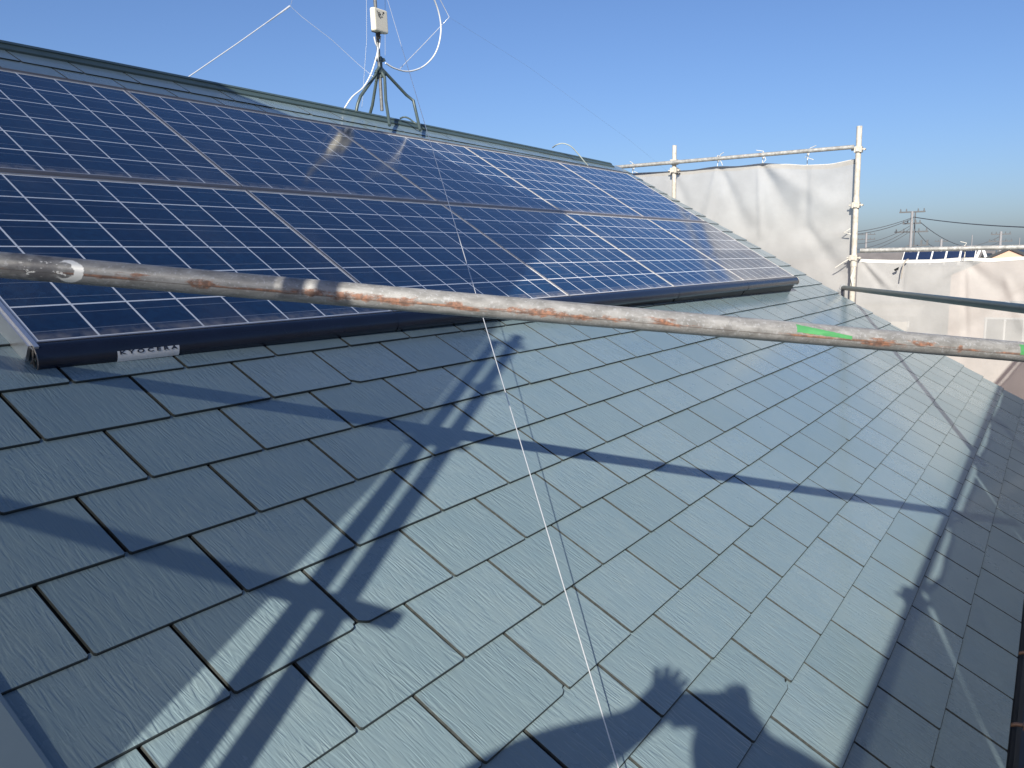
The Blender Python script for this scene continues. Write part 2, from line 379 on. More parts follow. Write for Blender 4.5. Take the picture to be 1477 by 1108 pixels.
for k in range(5):
    mb = MB(); n = len(prof); a, b = k*PW-(.012 if k == 0 else -.001), (k+1)*PW-.001+(.012 if k == 4 else 0)
    pp = prof + inn[::-1]; N2 = len(pp)
    vs = [(x, y, z) for x in (a, b) for y, z in pp]
    mb.add(vs, [(i, (i+1) % N2, N2+(i+1) % N2, N2+i) for i in range(N2)], True)
    mb.add(vs, [(i, i+1, N2-2-i, N2-1-i) for i in range(n-1)] + [(N2+i, 2*N2-1-i, 2*N2-2-i, N2+i+1) for i in range(n-1)])
    t = thing('trim_cover', ('%s length of dark rounded trim below the solar panels%s' % (ords[k], ', with a silver sticker' if k == 0 else (' from the left' if k < 4 else ''))), 'trim', group='dark trim lengths below the solar panels', mw=MA)
    tb = mb.build('cover', M['trim'], t)
    sk = MB(); sk.box((a+.01, -.022, -.062-.018*k), (b-.01, -.012, -.03)); sk.build('skirt', M['black'], t)
    if k:
        j = MB(); sc = [(y*1.03-.0008, z*1.02) for y, z in prof[1:]]
        vs = [(x, y, z) for x in (a-.012, a+.010) for y, z in sc]; L = len(sc)
        j.add(vs, [(i, i+1, L+i+1, L+i) for i in range(L-1)], True); j.build('joint_band', M['trim'], t)
    else:
        # silver sticker bent over the curve with dark lettering along its top
        s_ = MB(); sc = [(y-.0012, z-.0005) for y, z in ((-.0335, -.0185), (-.0375, -.0235), (-.0410, -.031), (-.0425, -.037), (-.0425, -.045))]
        vs = [(x, y, z) for x in (.180, .352) for y, z in sc]; L = len(sc)
        s_.add(vs, [(i, i+1, L+i+1, L+i) for i in range(L-1)], True); st = s_.build('sticker', M['silver'], t)
        cu = bpy.data.curves.new('lettering', 'FONT'); cu.body = 'KYOCERA'; cu.size = .0125; cu.space_character = 1.65; cu.extrude = .0002; cu.offset = .0004
        to = bpy.data.objects.new('tmp', cu); COL.objects.link(to); bpy.context.view_layer.update()
        me = bpy.data.meshes.new_from_object(to.evaluated_get(bpy.context.evaluated_depsgraph_get())); bpy.data.objects.remove(to)
        me.materials.clear(); me.materials.append(M['ink'])
        xs = [v.co.x for v in me.vertices]; k_ = .160/(max(xs)-min(xs)); x_0 = min(xs)
        for v in me.vertices: v.co.x = (v.co.x-x_0)*k_
        lo = bpy.data.objects.new('lettering', me); COL.objects.link(lo); lo.parent = st
        lo.matrix_local = Matrix.Translation((.186, -.0410, -.0250)) @ Matrix.Rotation(math.radians(52), 4, 'X')
    if k in (0, 4):
        e = MB(); x = a if k == 0 else b
        pts = [(x, y-.0008, z) for y, z in prof[1:]]; e.tube(pts, .0018, 6)
        e.tube([(x, -.01, -.01), (x, -.018, -.03), (x, -.012, -.05)], .003, 6); e.tube([(x, -.03, -.02), (x, -.018, -.03), (x, -.034, -.05)], .002, 6)
        e.build('end_rib', M['rail'], t)

# ------------------------------------------------------------------ antenna mast on the ridge
YM = 3.745
def pm(px, py): return aty(px, py, YM)
mast = thing('antenna_mast', 'grey antenna mast on bent legs straddling the roof ridge', 'antenna mast', pm(551, 172))
ML = mast.location.copy()
def lp(p): return Vector(p)-ML
top = pm(537, -60); jn_ = pm(548, 108); base = pm(551, 171)
b = MB(); b.tube([lp(pm(551, 160)), lp(jn_), lp(top)], .0125, 14); b.build('pole', M['mast'], mast)
b = MB(); b.tube([lp(pm(548.8, 112)), lp(pm(547.6, 82))], .019, 14); b.build('sleeve', M['green_tube'], mast)
def leg(pts):
    b = MB(); b.tube([lp(p) for p in pts], .0115, 10); b.build('leg', M['green_tube'], mast)
hub = pm(548.6, 101)
leg([hub+Vector((0, 0, .02)), pm(540, 111), pm(520, 139), pm(516, 150), pm(515, 164)+Vector((0, .02, -.02))])
leg([hub+Vector((0, 0, .02)), pm(557, 106), pm(586, 137), pm(592, 146)+Vector((0, -.03, 0)), onroof(606, 188, .06)])
leg([hub, hub+Vector((0, -.04, -.06)), aty(556.5, 145, YM-.10), onroof(562, 181, .06)])
leg([hub, hub+Vector((0, .04, -.06)), pm(551.5, 150)+Vector((0, .10, 0)), pm(553, 171)+Vector((0, .18, -.05))])
for px, py in ((547.8, 86), (548.3, 104)):
    b = MB(); c = lp(pm(px, py)); b.box((-.034, -.02, -.012), (.034, .02, .012), Matrix.Translation(c))
    b.tube([c+Vector((-.045, -.012, 0)), c+Vector((.045, -.012, 0))], .006, 8); b.build('clamp', M['green_tube'], mast)
for sx in (-1, 1):
    b = MB(); c = lp(pm(548.6, 104)); b.tube([c+Vector((sx*.01, 0, .03)), c+Vector((sx*.05, 0, -.02))], .014, 8); b.build('shoulder', M['green_tube'], mast)
# signal box on the mast
bc = lp(pm(539.5, 32)) + Vector((0, -.05, 0))
RB = Matrix.Translation(bc) @ Matrix.Rotation(math.radians(6), 4, 'Z') @ Matrix.Rotation(math.radians(-3), 4, 'Y')
bm = bmesh.new(); bmesh.ops.create_cube(bm, size=1)
for v in bm.verts: v.co = Vector((v.co.x*.162, v.co.y*.045, v.co.z*.160))
bmesh.ops.bevel(bm, geom=bm.edges[:], offset=.014, segments=3, affect='EDGES', profile=.6)
me = bpy.data.meshes.new('signal_box'); bm.to_mesh(me); bm.free(); me.materials.append(M['white'])
sb = bpy.data.objects.new('signal_box', me); COL.objects.link(sb); sb.parent = mast; sb.matrix_local = RB
b = MB()
for x0_, z0_, x1_, z1_ in ((-.045, .040, -.036, .048), (-.032, .045, -.020, .052), (-.040, .028, -.028, .036), (-.025, .030, -.018, .042), (-.013, .034, -.006, .046), (-.035, .018, -.016, .024), (-.010, .020, 0, .026), (.012, .040, .022, .046), (.018, .050, .028, .060), (.026, .054, .036, .062), (-.052, .052, -.044, .058), (.006, .022, .016, .028), (-.020, .012, -.008, .016)):
    b.box((x0_, -.0238, z0_), (x1_, -.0220, z1_))
b.build('printed_mark', M['black'], sb)
b = MB(); b.tube([(-.012, .005, -.078), (-.012, .005, -.100), (-.010, .005, -.125)], [.016, .012, .008], 10); b.build('cable_gland', M['black'], sb)
b = MB(); b.box((-.02, .022, -.07), (.055, .060, -.045)); b.box((.05, .015, -.075), (.066, .05, -.055)); b.tube([(.05, .03, .0), (.075, .03, .0)], .006, 8); b.build('mast_bracket', M['black'], sb)
# cables and wires
def cable(name, label, cat, pts, r, mat, group=None, n=10, seg=8):
    P = curve_pts(pts, n) if n else pts
    b = MB(); b.tube(P, r, seg); return tag(b.build(name, mat), label, cat, group)
f_ = lambda px, py, dy=0.: aty(px, py, YM+dy)
cable('antenna_cable', 'white cable hanging in a wide loop to the right of the mast', 'cable', [f_(618, -20), f_(632, 15, .02), f_(636, 45, .03), f_(629, 75, .03), f_(612, 95, .02), f_(590, 103), f_(570, 99, -.02), f_(556, 91, -.02)], .0062, M['cable'])
cable('antenna_cable', 'white cable running down from the signal box to the ridge', 'cable', [f_(539.5, 53, -.05), f_(542, 63, -.05), f_(545, 70, -.05), f_(543, 82, -.05), f_(535, 107, -.03), f_(524, 126), f_(508, 140), f_(497, 156, .02)], .0055, M['cable'])
cable('antenna_cable', 'short white cable against the mast pole below the box', 'cable', [f_(549, 52, -.02), f_(547.5, 66, -.03), f_(545, 80, -.03), f_(546.5, 90, -.03)], .004, M['cable'])
cable('antenna_cable', 'grey cable arching over the ridge near the far gable', 'cable', [aty(797, 213, 3.80), aty(803, 209, 3.72), aty(812, 207, 3.66), aty(823, 211, 3.6), aty(833, 221, 3.56), aty(842, 232, 3.52), aty(848, 239, 3.50)], .006, plain('grey_cable', (.30, .34, .32), .5))
cable('antenna_cable', 'dark cable end curling over the ridge at the right mast leg', 'cable', [f_(577, 171, -.02), f_(583, 169, -.04), f_(590, 171, -.08), f_(598, 177, -.14), f_(612, 186, -.18)], .0065, M['green_tube'])
wt_ = pm(546.5, -52); wl = Vector((.826, -.37, -.2)); wd = Vector((1.28659, .11362, .2127))
dw = (wd - Vector((.584, .6145, .530))*.0)
far = dw + Vector((.584237, .614497, .530224))*5.91; near = dw - Vector((.584237, .614497, .530224))*.70
pts = [near.lerp(far, t/24) for t in range(25)]
b = MB(); b.tube(pts, .0013, 6); tag(b.build('guy_wire', M['wire']), 'long bright guy wire stretched from the mast down over the slates to the foreground', 'guy wire')
cable('guy_wire', 'bright guy wire rising to the left of the mast from behind the ridge', 'guy wire', [f_(272, 111, .5), f_(345, 61, .4), f_(418, 9, .3)], .0038, M['wire'], n=0)
cable('guy_wire', 'thin stay wire from the left knot down to the mast legs', 'guy wire', [f_(423, -6, .25), f_(419, 9, .3), f_(435, 24, .25), f_(478, 57, .2), f_(517, 93, .12), f_(540, 112, .02)], .0013, M['wire'], n=0)
b = MB(); b.tube([f_(385, 33, .35), f_(418, 9, .3)], [.004, .007], 8); tag(b.build('wire_grip', M['wire']), 'thick wound grip near the top of the left guy wire', 'wire grip')
cable('guy_wire', 'stay wire slanting up to the knot right of the mast', 'guy wire', [f_(577, 99, .05), f_(612, 63, .08), f_(648, 25, .12), f_(632, -6, .12)], .003, M['wire'], n=0)
cable('guy_wire', 'hair-thin wire running right from the knot toward the far gable', 'guy wire', [f_(648, 25, .12), f_(760, 95, .1), f_(905, 200, .1), f_(985, 265, .0), aty(1230, 420, 1.75)], .0006, M['thin'], n=0)
cable('guy_wire', 'grey wire hanging straight left of the mast pole', 'guy wire', [f_(528.5, -10, .1), f_(529, 55, .1), f_(522, 155, .05)], .0014, M['thin'], n=0)
cable('guy_wire', 'grey wire hanging straight right of the mast pole', 'guy wire', [f_(555.5, -10, .1), f_(555.5, 80, .1)], .0014, M['thin'], n=0)

# ------------------------------------------------------------------ scaffolding
def coupler(parent, c, axis='Y', mat='galv', s=1.):
    b = MB(); x = .036*s
    b.box((-x, -x, -.028*s), (x, x, .028*s)); b.box((-x-.010, -.018, -.020), (-x+.002, .018, .020)); b.tube([(-.02, -x-.022, 0), (.018, -x-.022, 0)], .011*s, 8)
    b.tube([(-.01, -x-.024, 0), (-.01, x+.030, 0)], .008*s, 8); b.tube([(x-.005, -.02, .012), (x+.02, -.02, .012)], .010*s, 8)
    return b.build('coupler', M[mat], parent, loc=c)
def post(x, y, z0, z1, r, mat, label, zs=(), grp='upright scaffold posts', s=1.):
    t = thing('scaffold_post', label, 'scaffold post', (x, y, z0), grp)
    b = MB(); b.tube([(0, 0, 0), (0, 0, z1-z0)], r, 18); b.build('pipe', M[mat], t)
    for z in zs: coupler(t, (0, 0, z-z0), mat='post' if mat == 'post' else 'galv', s=s)
    return t
def pipe(a, b_, r, mat, label, cat='scaffold rail', grp=None, name='scaffold_rail'):
    a, b_ = Vector(a), Vector(b_); z = (b_-a).normalized(); mw = z.to_track_quat('Z', 'Y').to_matrix().to_4x4(); mw.translation = a
    q_ = MB(); q_.tube([(0, 0, 0), (0, 0, (b_-a).length)], r, 20); return tag(q_.build(name, M[mat], mw=mw), label, cat, grp)
XS = 9.0; SH = 1.18
pa, pb = at(1240, 182, XS), at(1229, 435, XS)
p1 = post(XS, 1.2, -6.2, pa.z, .027, 'post', 'tall chipped white scaffold post at the corner of the two far sheets',
     [at(1237, z, XS).z for z in (216, 296, 372)], s=1.)
for z, rr in ((at(1237, 292, XS).z, .031), (at(1237, 376, XS).z, .032)):
    b = MB(); b.tube([(0, 0, z-.06+6.2), (0, 0, z+.05+6.2)], rr, 16); b.build('joint_sleeve', M['post'], p1)
def tied(): b.build('tied_cord', M['cord'], p1)
b = MB(); b.tube([(0, .045, at(1228, 330, XS).z+6.2), (-.03, .10, at(1228, 335, XS).z+6.2), (0, .04, at(1228, 338, XS).z+6.2)], .006, 6); tied(); b = MB()
b.tube([(-.02, .02, at(1228, 372, XS).z+6.2), (-.03, .09, at(1228, 378, XS).z+6.2), (-.03, .17, at(1228, 386, XS).z+6.2)], .005, 6); tied(); b = MB()
b.tube([(-.03, -.02, at(1232, 385, XS).z+6.2), (-.035, .012, at(1232, 400, XS).z+6.2), (-.034, -.012, at(1232, 415, XS).z+6.2)], .008, 6); tied()
post(XS, 3.15, -6.2, at(972, 210, XS).z, .024, 'post', 'shorter pale scaffold post rising behind the roof edge beside the solar panels', [at(972, 234, XS).z, at(972, 246, XS).z])
ra, rb_ = at(894, 241, XS-.05), at(1232, 212, XS-.05); dd = (ra-rb_).normalized()
pipe(rb_, ra+dd*1.5, .021, 'galv_pale', 'pale scaffold rail above the tall white sheet', grp='scaffold rails of the far gable')
ra, rb_ = at(1241, 361.5, XS-.05), at(1477, 356.5, XS-.05); dd = (rb_-ra).normalized()
pipe(ra, rb_+dd*.85, .022, 'galv_pale', 'pale scaffold rail over the lower sheet, in front of the distant roofs', grp='scaffold rails of the far gable')
ra, rb_ = at(1241, 438, XS+.10), at(1477, 437, XS+.10); dd = (rb_-ra).normalized()
pipe(ra, rb_+dd*.85, .020, 'galv', 'scaffold rail showing through the lower sheet from behind', grp='scaffold rails of the far gable')
ra = at(1216, 415, 8.9); rb_ = CAM + ray(1477, 445.5)*4.75; dd = (rb_-ra).normalized()
pipe(ra, rb_+dd*1.2, .0235, 'dkpipe', 'dark green pipe slanting from the far post out of the right edge', grp=None)
b = MB(); b.tube([ra-dd*.012, ra+dd*.02], .031, 16); b.box((-.03, -.03, -.10), (.03, .03, .0), Matrix.Translation(ra+Vector((.01, .02, -.01))))
tag(b.build('pipe_clamp', M['galv']), 'clamp at the left end of the dark green pipe', 'clamp')

# the rusty bar crossing the view
BA, BB = CAM + ray(0, 382)*1.74, CAM + ray(1477, 508)*2.26
bd = (BB-BA).normalized(); tc = (CAM - (BA+BB)/2); tc = (tc - bd*tc.dot(bd)).normalized(); up_ = bd.cross(tc)
if up_.z < 0: up_ = -up_; 
def zpx(px):                                       # distance along the bar seen at column px
    lo, hi = -.5, 3.
    for _ in range(40):
        mid = (lo+hi)/2; d = BA+bd*mid-CAM; u = CX+FP*d.dot(ax[0])/d.dot(ax[2])
        if u < px: lo = mid
        else: hi = mid
    return lo
def mat_bar():
    R_ = .0233
    q = NT('rusted_galvanised_pipe'); o = q.obj(); x, y, z = q.xyz(o); yy = q.math('MULTIPLY', y, 1/R_)
    n1 = q.noise(q.scale(o, (1, 1, .35)), 60., 6, .65); n2 = q.noise(o, 26., 5, .6); n3 = q.noise(o, 160., 3)
    c = q.mix(q.step(n1, .3, .7), (.19, .188, .180), (.32, .318, .308))
    c = q.mix(q.math('MULTIPLY', q.step(n3, .56, .66), .45), c, (.42, .435, .45))
    c = q.mix(q.math('MULTIPLY', q.step(n2, .57, .70), .45), c, (.15, .145, .14))
    blob = q.noise(q.scale(o, (1, 1, .30)), 15., 6, .62); blob2 = q.noise(q.scale(o, (1, 1, .16)), 46., 5, .65)
    seam = q.math('SUBTRACT', 1., q.step(q.math('ABSOLUTE', q.math('ADD', yy, .22)), .02, .17), clamp=True)
    wide = q.math('SUBTRACT', 1., q.step(q.math('ABSOLUTE', q.math('ADD', yy, .12)), .25, .75), clamp=True)
    sk = q.math('MULTIPLY', q.step(q.math('ADD', q.math('MULTIPLY', blob2, .6), q.math('MULTIPLY', q.noise(o, 5., 2), .4)), .48, .54), seam)
    bl = q.math('MULTIPLY', q.step(q.math('ADD', blob, q.math('MULTIPLY', wide, .10)), .65, .70), wide)
    rust = q.math('MAXIMUM', q.math('MULTIPLY', sk, .85), q.math('MULTIPLY', bl, .9))
    for c0, hw in ((300, 17), (452, 12), (497, 26), (520, 14), (1375, 4), (655, 10), (560, 30), (770, 36)):
        z0, z1 = zpx(c0-hw*1.5), zpx(c0+hw*1.5); zz = q.math('DIVIDE', q.math('SUBTRACT', z, (z0+z1)/2), (z1-z0)/2); y2 = q.math('DIVIDE', q.math('ADD', yy, .14), .42)
        rr = q.math('SQRT', q.math('ADD', q.math('MULTIPLY', zz, zz), q.math('MULTIPLY', y2, y2)))
        rr = q.math('ADD', rr, q.math('MULTIPLY', q.math('SUBTRACT', q.noise(q.scale(o, (1, 1, .45)), 70., 7, .8), .47), 4.2))
        rust = q.math('MAXIMUM', rust, q.math('MULTIPLY', q.math('SUBTRACT', 1., q.step(rr, .55, 1.1)), .85))
    rc = q.mix(q.step(q.noise(o, 90., 4), .4, .62), (.11, .048, .027), (.27, .115, .058))
    c = q.mix(rust, c, rc)
    c = q.mix(q.math('MULTIPLY', q.math('SUBTRACT', 1., q.step(q.math('ABSOLUTE', q.math('ADD', yy, .30)), .0, .05)), .7), c, (.06, .04, .03))
    # white paint left on the pipe, dark sleeve mark, green marks
    dk = q.math('MULTIPLY', q.step(z, zpx(8), zpx(24)), q.math('SUBTRACT', 1., q.step(z, zpx(84), zpx(122))))
    c = q.mix(q.math('MULTIPLY', dk, q.math('MULTIPLY', .7, q.step(n2, .35, .55))), c, (.075, .075, .085))
    jn = q.math('MULTIPLY', q.math('SUBTRACT', q.noise(o, 80., 4, .7), .5), .02)
    zc = q.math('ADD', z, jn); zz = q.math('DIVIDE', q.math('SUBTRACT', zc, zpx(105)), zpx(130)-zpx(105))
    r1 = q.math('SQRT', q.math('ADD', q.math('MULTIPLY', zz, zz), q.math('MULTIPLY', q.math('ADD', yy, .05), q.math('ADD', yy, .05))))
    z2 = q.math('DIVIDE', q.math('SUBTRACT', zc, zpx(97)), zpx(118)-zpx(97))
    r2 = q.math('SQRT', q.math('ADD', q.math('MULTIPLY', z2, z2), q.math('MULTIPLY', yy, q.math('MULTIPLY', yy, 1.5))))
    cres = q.math('MULTIPLY', q.math('SUBTRACT', 1., q.step(r1, .82, .90)), q.step(r2, .70, .80))
    cres = q.math('MULTIPLY', cres, q.step(z, zpx(84), zpx(95)))
    spl = q.math('MULTIPLY', q.step(q.math('ADD', q.noise(q.scale(o, (1, 1, .5)), 100., 5, .7), 0.), .57, .60), q.math('MULTIPLY', q.step(z, zpx(30), zpx(46)), q.math('SUBTRACT', 1., q.step(z, zpx(96), zpx(112)))))
    spl = q.math('MULTIPLY', spl, q.math('SUBTRACT', 1., q.step(q.math('ABSOLUTE', yy), .45, .7)))
    c = q.mix(q.math('MAXIMUM', cres, spl), c, (.80, .80, .76))
    jg = q.math('MULTIPLY', q.math('SUBTRACT', q.noise(o, 120., 3), .5), .14)
    za, zb = zpx(1141), zpx(1221); tt = q.math('DIVIDE', q.math('SUBTRACT', z, za), zb-za)
    mid = q.math('SUBTRACT', .42, q.math('MULTIPLY', tt, .46)); hw = q.math('SUBTRACT', .36, q.math('MULTIPLY', tt, .20))
    g1 = q.math('LESS_THAN', q.math('ADD', q.math('ABSOLUTE', q.math('SUBTRACT', yy, mid)), jg), hw)
    g1 = q.math('MULTIPLY', g1, q.math('MULTIPLY', q.step(tt, 0, .012), q.math('SUBTRACT', 1., q.step(tt, .98, 1.))))
    ta = q.math('ADD', z, q.math('MULTIPLY', jg, .03))
    g2 = q.math('MULTIPLY', q.math('MULTIPLY', q.step(ta, zpx(1460), zpx(1461.5)), q.math('SUBTRACT', 1., q.step(ta, zpx(1500), zpx(1502)))), q.math('LESS_THAN', q.math('ADD', q.math('ABSOLUTE', q.math('SUBTRACT', yy, .22)), jg), .50))
    c = q.mix(q.math('MULTIPLY', q.math('MAXIMUM', g1, g2), q.math('SUBTRACT', 1., q.math('MULTIPLY', q.step(n1, .6, .75), .5))), c, (.075, .29, .105))
    ru = q.math('ADD', .40, q.math('MULTIPLY', n1, .25))
    return q.fin(c, q.math('MAXIMUM', ru, q.math('MULTIPLY', rust, .75)), q.math('MULTIPLY', .25, q.math('SUBTRACT', 1., rust)), q.bump(n1, .25, .0012))
mw = Matrix((tc, up_, bd)).transposed().to_4x4(); mw.translation = BA
b = MB(); b.tube([(0, 0, -1.0 + k*.1) for k in range(41)], .0233, 32)
if Matrix((tc, up_, bd)).determinant() < 0:
    mw = Matrix((-tc, up_, bd)).transposed().to_4x4(); mw.translation = BA
tag(b.build('scaffold_bar', mat_bar(), mw=mw), 'rust-streaked steel scaffold bar crossing the whole view, with green paint marks', 'scaffold bar')

# scaffolding beside and behind the camera: it casts the shadows on the slates
YP = .135
post(-.15, YP+.022, -6.2, 2.36, .0213, 'galv', 'left pipe of the paired scaffold posts beside the camera', (1.66,), 'paired scaffold posts beside the camera', s=.75)
post(-.15, YP-.040, -6.2, 2.47, .0213, 'galv', 'right pipe of the paired scaffold posts beside the camera', (1.68, 2.02, 2.38), 'paired scaffold posts beside the camera', s=.66)
pipe((-.12, .0, 1.07), (-.12, 5.2, 1.07), .0213, 'galv', 'level scaffold rail along the near gable, left of the camera', grp='scaffold rails of the near gable')
def sheet(name, label, org, du, L, zt, zb, mat, nu, nv, dfun, hem=None, ties=(), skew=0.):
    """a hung sheet: du horizontal direction, zt(u) the height of its upper edge"""
    t = thing(name, label, 'mesh sheet', org, 'white mesh sheets hung on the scaffold')
    du = Vector(du).normalized(); nn = Vector((du.y, -du.x, 0)); b = MB(); vs = []
    for j in range(nv+1):
        for i in range(nu+1):
            u = L*i/nu; z1 = zt(u); z = z1+(zb-z1)*(j/nv)
            vs.append(du*(u - skew*max(0, 1.5-z)*(1-u/L)) + nn*dfun(u, z) + Vector((0, 0, z-org[2])))
    b.add(vs, [(j*(nu+1)+i, j*(nu+1)+i+1, (j+1)*(nu+1)+i+1, (j+1)*(nu+1)+i) for j in range(nv) for i in range(nu)], True)
    b.build('fabric', mat, t)
    if hem:
        h = MB(); w_ = hem; nv2 = 2
        vs = []
        for j, dz in enumerate((0.004, -w_*.5, -w_)):
            for i in range(nu+1):
                u = L*i/nu; z = zt(u)+dz; vs.append(du*u + nn*(dfun(u, z)+.004) + Vector((0, 0, z-org[2])))
        h.add(vs, [(j*(nu+1)+i, j*(nu+1)+i+1, (j+1)*(nu+1)+i+1, (j+1)*(nu+1)+i) for j in range(2) for i in range(nu)], True)
        h.build('hem', M['hem'], t)
    for u, zr in ties:
        k = MB(); z = zt(u)-.02; R = random.uniform
        base_ = du*u + nn*.0; zz = lambda q_: Vector((0, 0, q_-org[2]))
        ring = [base_ + nn*(.035*math.cos(a)+.045) + zz(zr+.034*math.sin(a)) for a in [2*PI*i/10 for i in range(11)]]
        k.tube(ring, .0042, 6)
        k.tube([base_+nn*.02+zz(z), base_+du*.008+nn*.05+zz((z+zr)/2), base_+nn*.075+zz(zr-.01)], .004, 6)
        k.tube([base_+nn*.08+zz(zr+.02), base_+nn*.09+du*R(-.05, .05)+zz(zr+.05), base_+nn*.07+du*R(-.1, .1)+zz(zr+.065)], .0035, 6)
        k.tube([base_+nn*.08+zz(zr+.0), base_+nn*.085+du*R(-.04, .04)+zz(zr-.04), base_+nn*.08+du*R(-.05, .05)+zz(zr-.075)], .0035, 6)
        k.build('tie_cord', M['cord'], t)
    return t
def interp(tab):
    def f(u):
        if u <= tab[0][0]: return tab[0][1]
        for (a, za), (b_, zb_) in zip(tab, tab[1:]):
            if u <= b_:
                s_ = (u-a)/(b_-a); s_ = s_*s_*(3-2*s_)*.5+s_*.5; return za+(zb_-za)*s_
        return tab[-1][1]
    return f
def folds(lines, seed, amp=.03):
    def f(u, z):
        d = 0.
        for (u0, z0, u1, z1, a, w0, w1) in lines:
            L2 = (u1-u0)**2+(z1-z0)**2; t_ = ((u-u0)*(u1-u0)+(z-z0)*(z1-z0))/L2
            if t_ < -.15 or t_ > 1.4: continue
            tt = max(0, min(1, t_)); e = math.hypot(u-u0-(u1-u0)*tt, z-z0-(z1-z0)*tt); w_ = w0+(w1-w0)*tt
            d += a*math.exp(-(e/w_)**2)*min(1, max(0, (t_+.15)/.3))*min(1, max(0, (1.4-t_)/.4))
        p = Vector((u*.9+z*.5+seed, z*.35, seed*2.)); d += amp*.22*(.5-abs(noise.noise(Vector((u*1.2-z*1.1, (u+z)*.35, seed+9))*2.6))) + amp*noise.noise(p*1.6) + amp*.42*noise.noise(Vector((u*2.6+z*1.4, z*.9+u*.3, seed))*2.) + amp*.15*noise.noise(Vector((u, z*.6, seed+5))*9.)
        return d
    return f
# far tall sheet: u runs from the corner post towards +y
XF = 9.07
hemt = []
for px, py in ((1234, 230), (1197, 237), (1164, 238.5), (1132, 237), (1099, 236), (1064, 240), (1032, 240.5), (998, 245.5), (965, 247.5), (916, 250), (890, 254)):
    p = at(px, py, XF); hemt.append((p.y-1.22, p.z))
ztop = interp(hemt); y_ = lambda px, py: (at(px, py, XF).y-1.22, at(px, py, XF).z)
fl = []
for a_, b_, am, w0, w1 in (((1099, 240), (1150, 330), .055, .03, .13), ((1106, 238), (1200, 300), -.04, .03, .12), ((1040, 245), (1075, 330), .045, .03, .10), ((1034, 242), (1015, 330), -.035, .02, .08), ((1164, 245), (1160, 330), .03, .02, .06), ((1228, 240), (1110, 330), .035, .05, .16), ((1228, 330), (1120, 380), -.04, .06, .15), ((1165, 330), (1215, 400), .05, .04, .10), ((970, 250), (990, 300), .03, .03, .08), ((1094, 240), (1098, 340), -.028, .015, .035)):
    (u0, z0), (u1, z1) = y_(*a_), y_(*b_); fl.append((u0, z0, u1, z1, am, w0, w1))
fl = [(*f_[:4], f_[4]*.6, *f_[5:]) for f_ in fl]; D1 = folds(fl, 3.1, .017)
ties = [(at(px, 225, XF).y-1.22, at(px, py, XF-.05).z) for px, py in ((1164, 218.5), (1099, 223), (1034, 227.5), (911, 239))]
sheet('mesh_sheet', 'tall white mesh sheet hung behind the far roof edge, left of the corner post', (XF, 1.22, 0), (0, 1, 0), 3.9, ztop, -3.2, M['sheet'], 170, 150, D1, .045, ties)
# far lower sheet: u runs from the post towards -y
XL = 9.05
heml = []
for px, py in ((1238, 374), (1262, 375), (1293, 375.8), (1347, 375), (1391, 372), (1431, 373.2), (1477, 370.5)):
    p = at(px, py, XL); heml.append((1.17-p.y, p.z))
heml.append((2.4, heml[-1][1]))
y2 = lambda px, py: (1.17-at(px, py, XL).y, at(px, py, XL).z)
fl = []
for a_, b_, am, w0, w1 in (((1242, 378), (1268, 412), .03, .012, .03), ((1250, 380), (1285, 415), -.025, .012, .03), ((1391, 378), (1392, 480), .025, .012, .03), ((1391, 376), (1440, 420), .04, .03, .08), ((1391, 376), (1330, 420), -.035, .03, .08), ((1477, 420), (1360, 500), .05, .05, .12), ((1305, 380), (1300, 420), .02, .01, .02), ((1450, 400), (1477, 470), -.03, .03, .06)):
    (u0, z0), (u1, z1) = y2(*a_), y2(*b_); fl.append((u0, z0, u1, z1, am, w0, w1))
fl = [(*f_[:4], f_[4]*.7, *f_[5:]) for f_ in fl]; D2 = folds(fl, 8.7, .016)
sheet('mesh_sheet', 'lower dusty cream mesh sheet right of the corner post, a house showing through', (XL, 1.17, 0), (0, -1, 0), 2.4, interp(heml), -3.2, M['sheet_thin'], 130, 150, lambda u, z: -D2(u, z), .03, [(1.17-at(px, 372, XL).y, at(px, 358.5, XS-.05).z) for px in (1391,)])
b = MB(); p = at(1292, 389, XL-.06); b.add([p+Vector((0, .018, .0)), p+Vector((0, .006, -.016)), p+Vector((0, -.022, -.005)), p+Vector((0, -.03, .026)), p+Vector((-.01, -.012, .018))], [(0, 1, 2, 3, 4)])
b.add([p+Vector((.006, .018, .0)), p+Vector((.006, .006, -.016)), p+Vector((.006, -.022, -.005)), p+Vector((.006, -.03, .026)), p+Vector((-.004, -.012, .018))], [(4, 3, 2, 1, 0)])
tag(b.build('torn_flap', M['gutter']), 'small dark torn scrap clinging near the top of the lower sheet', 'scrap')
cable('tie_cord', 'loose grey cord looped over the top of the lower sheet', 'cord', [at(1300, 402, XL-.08), at(1302, 388, XL-.08), at(1305, 378, XL-.08), at(1310, 374, XL-.07), at(1306, 376, XL-.06)], .006, plain('grey_cord', (.34, .31, .27), .8))
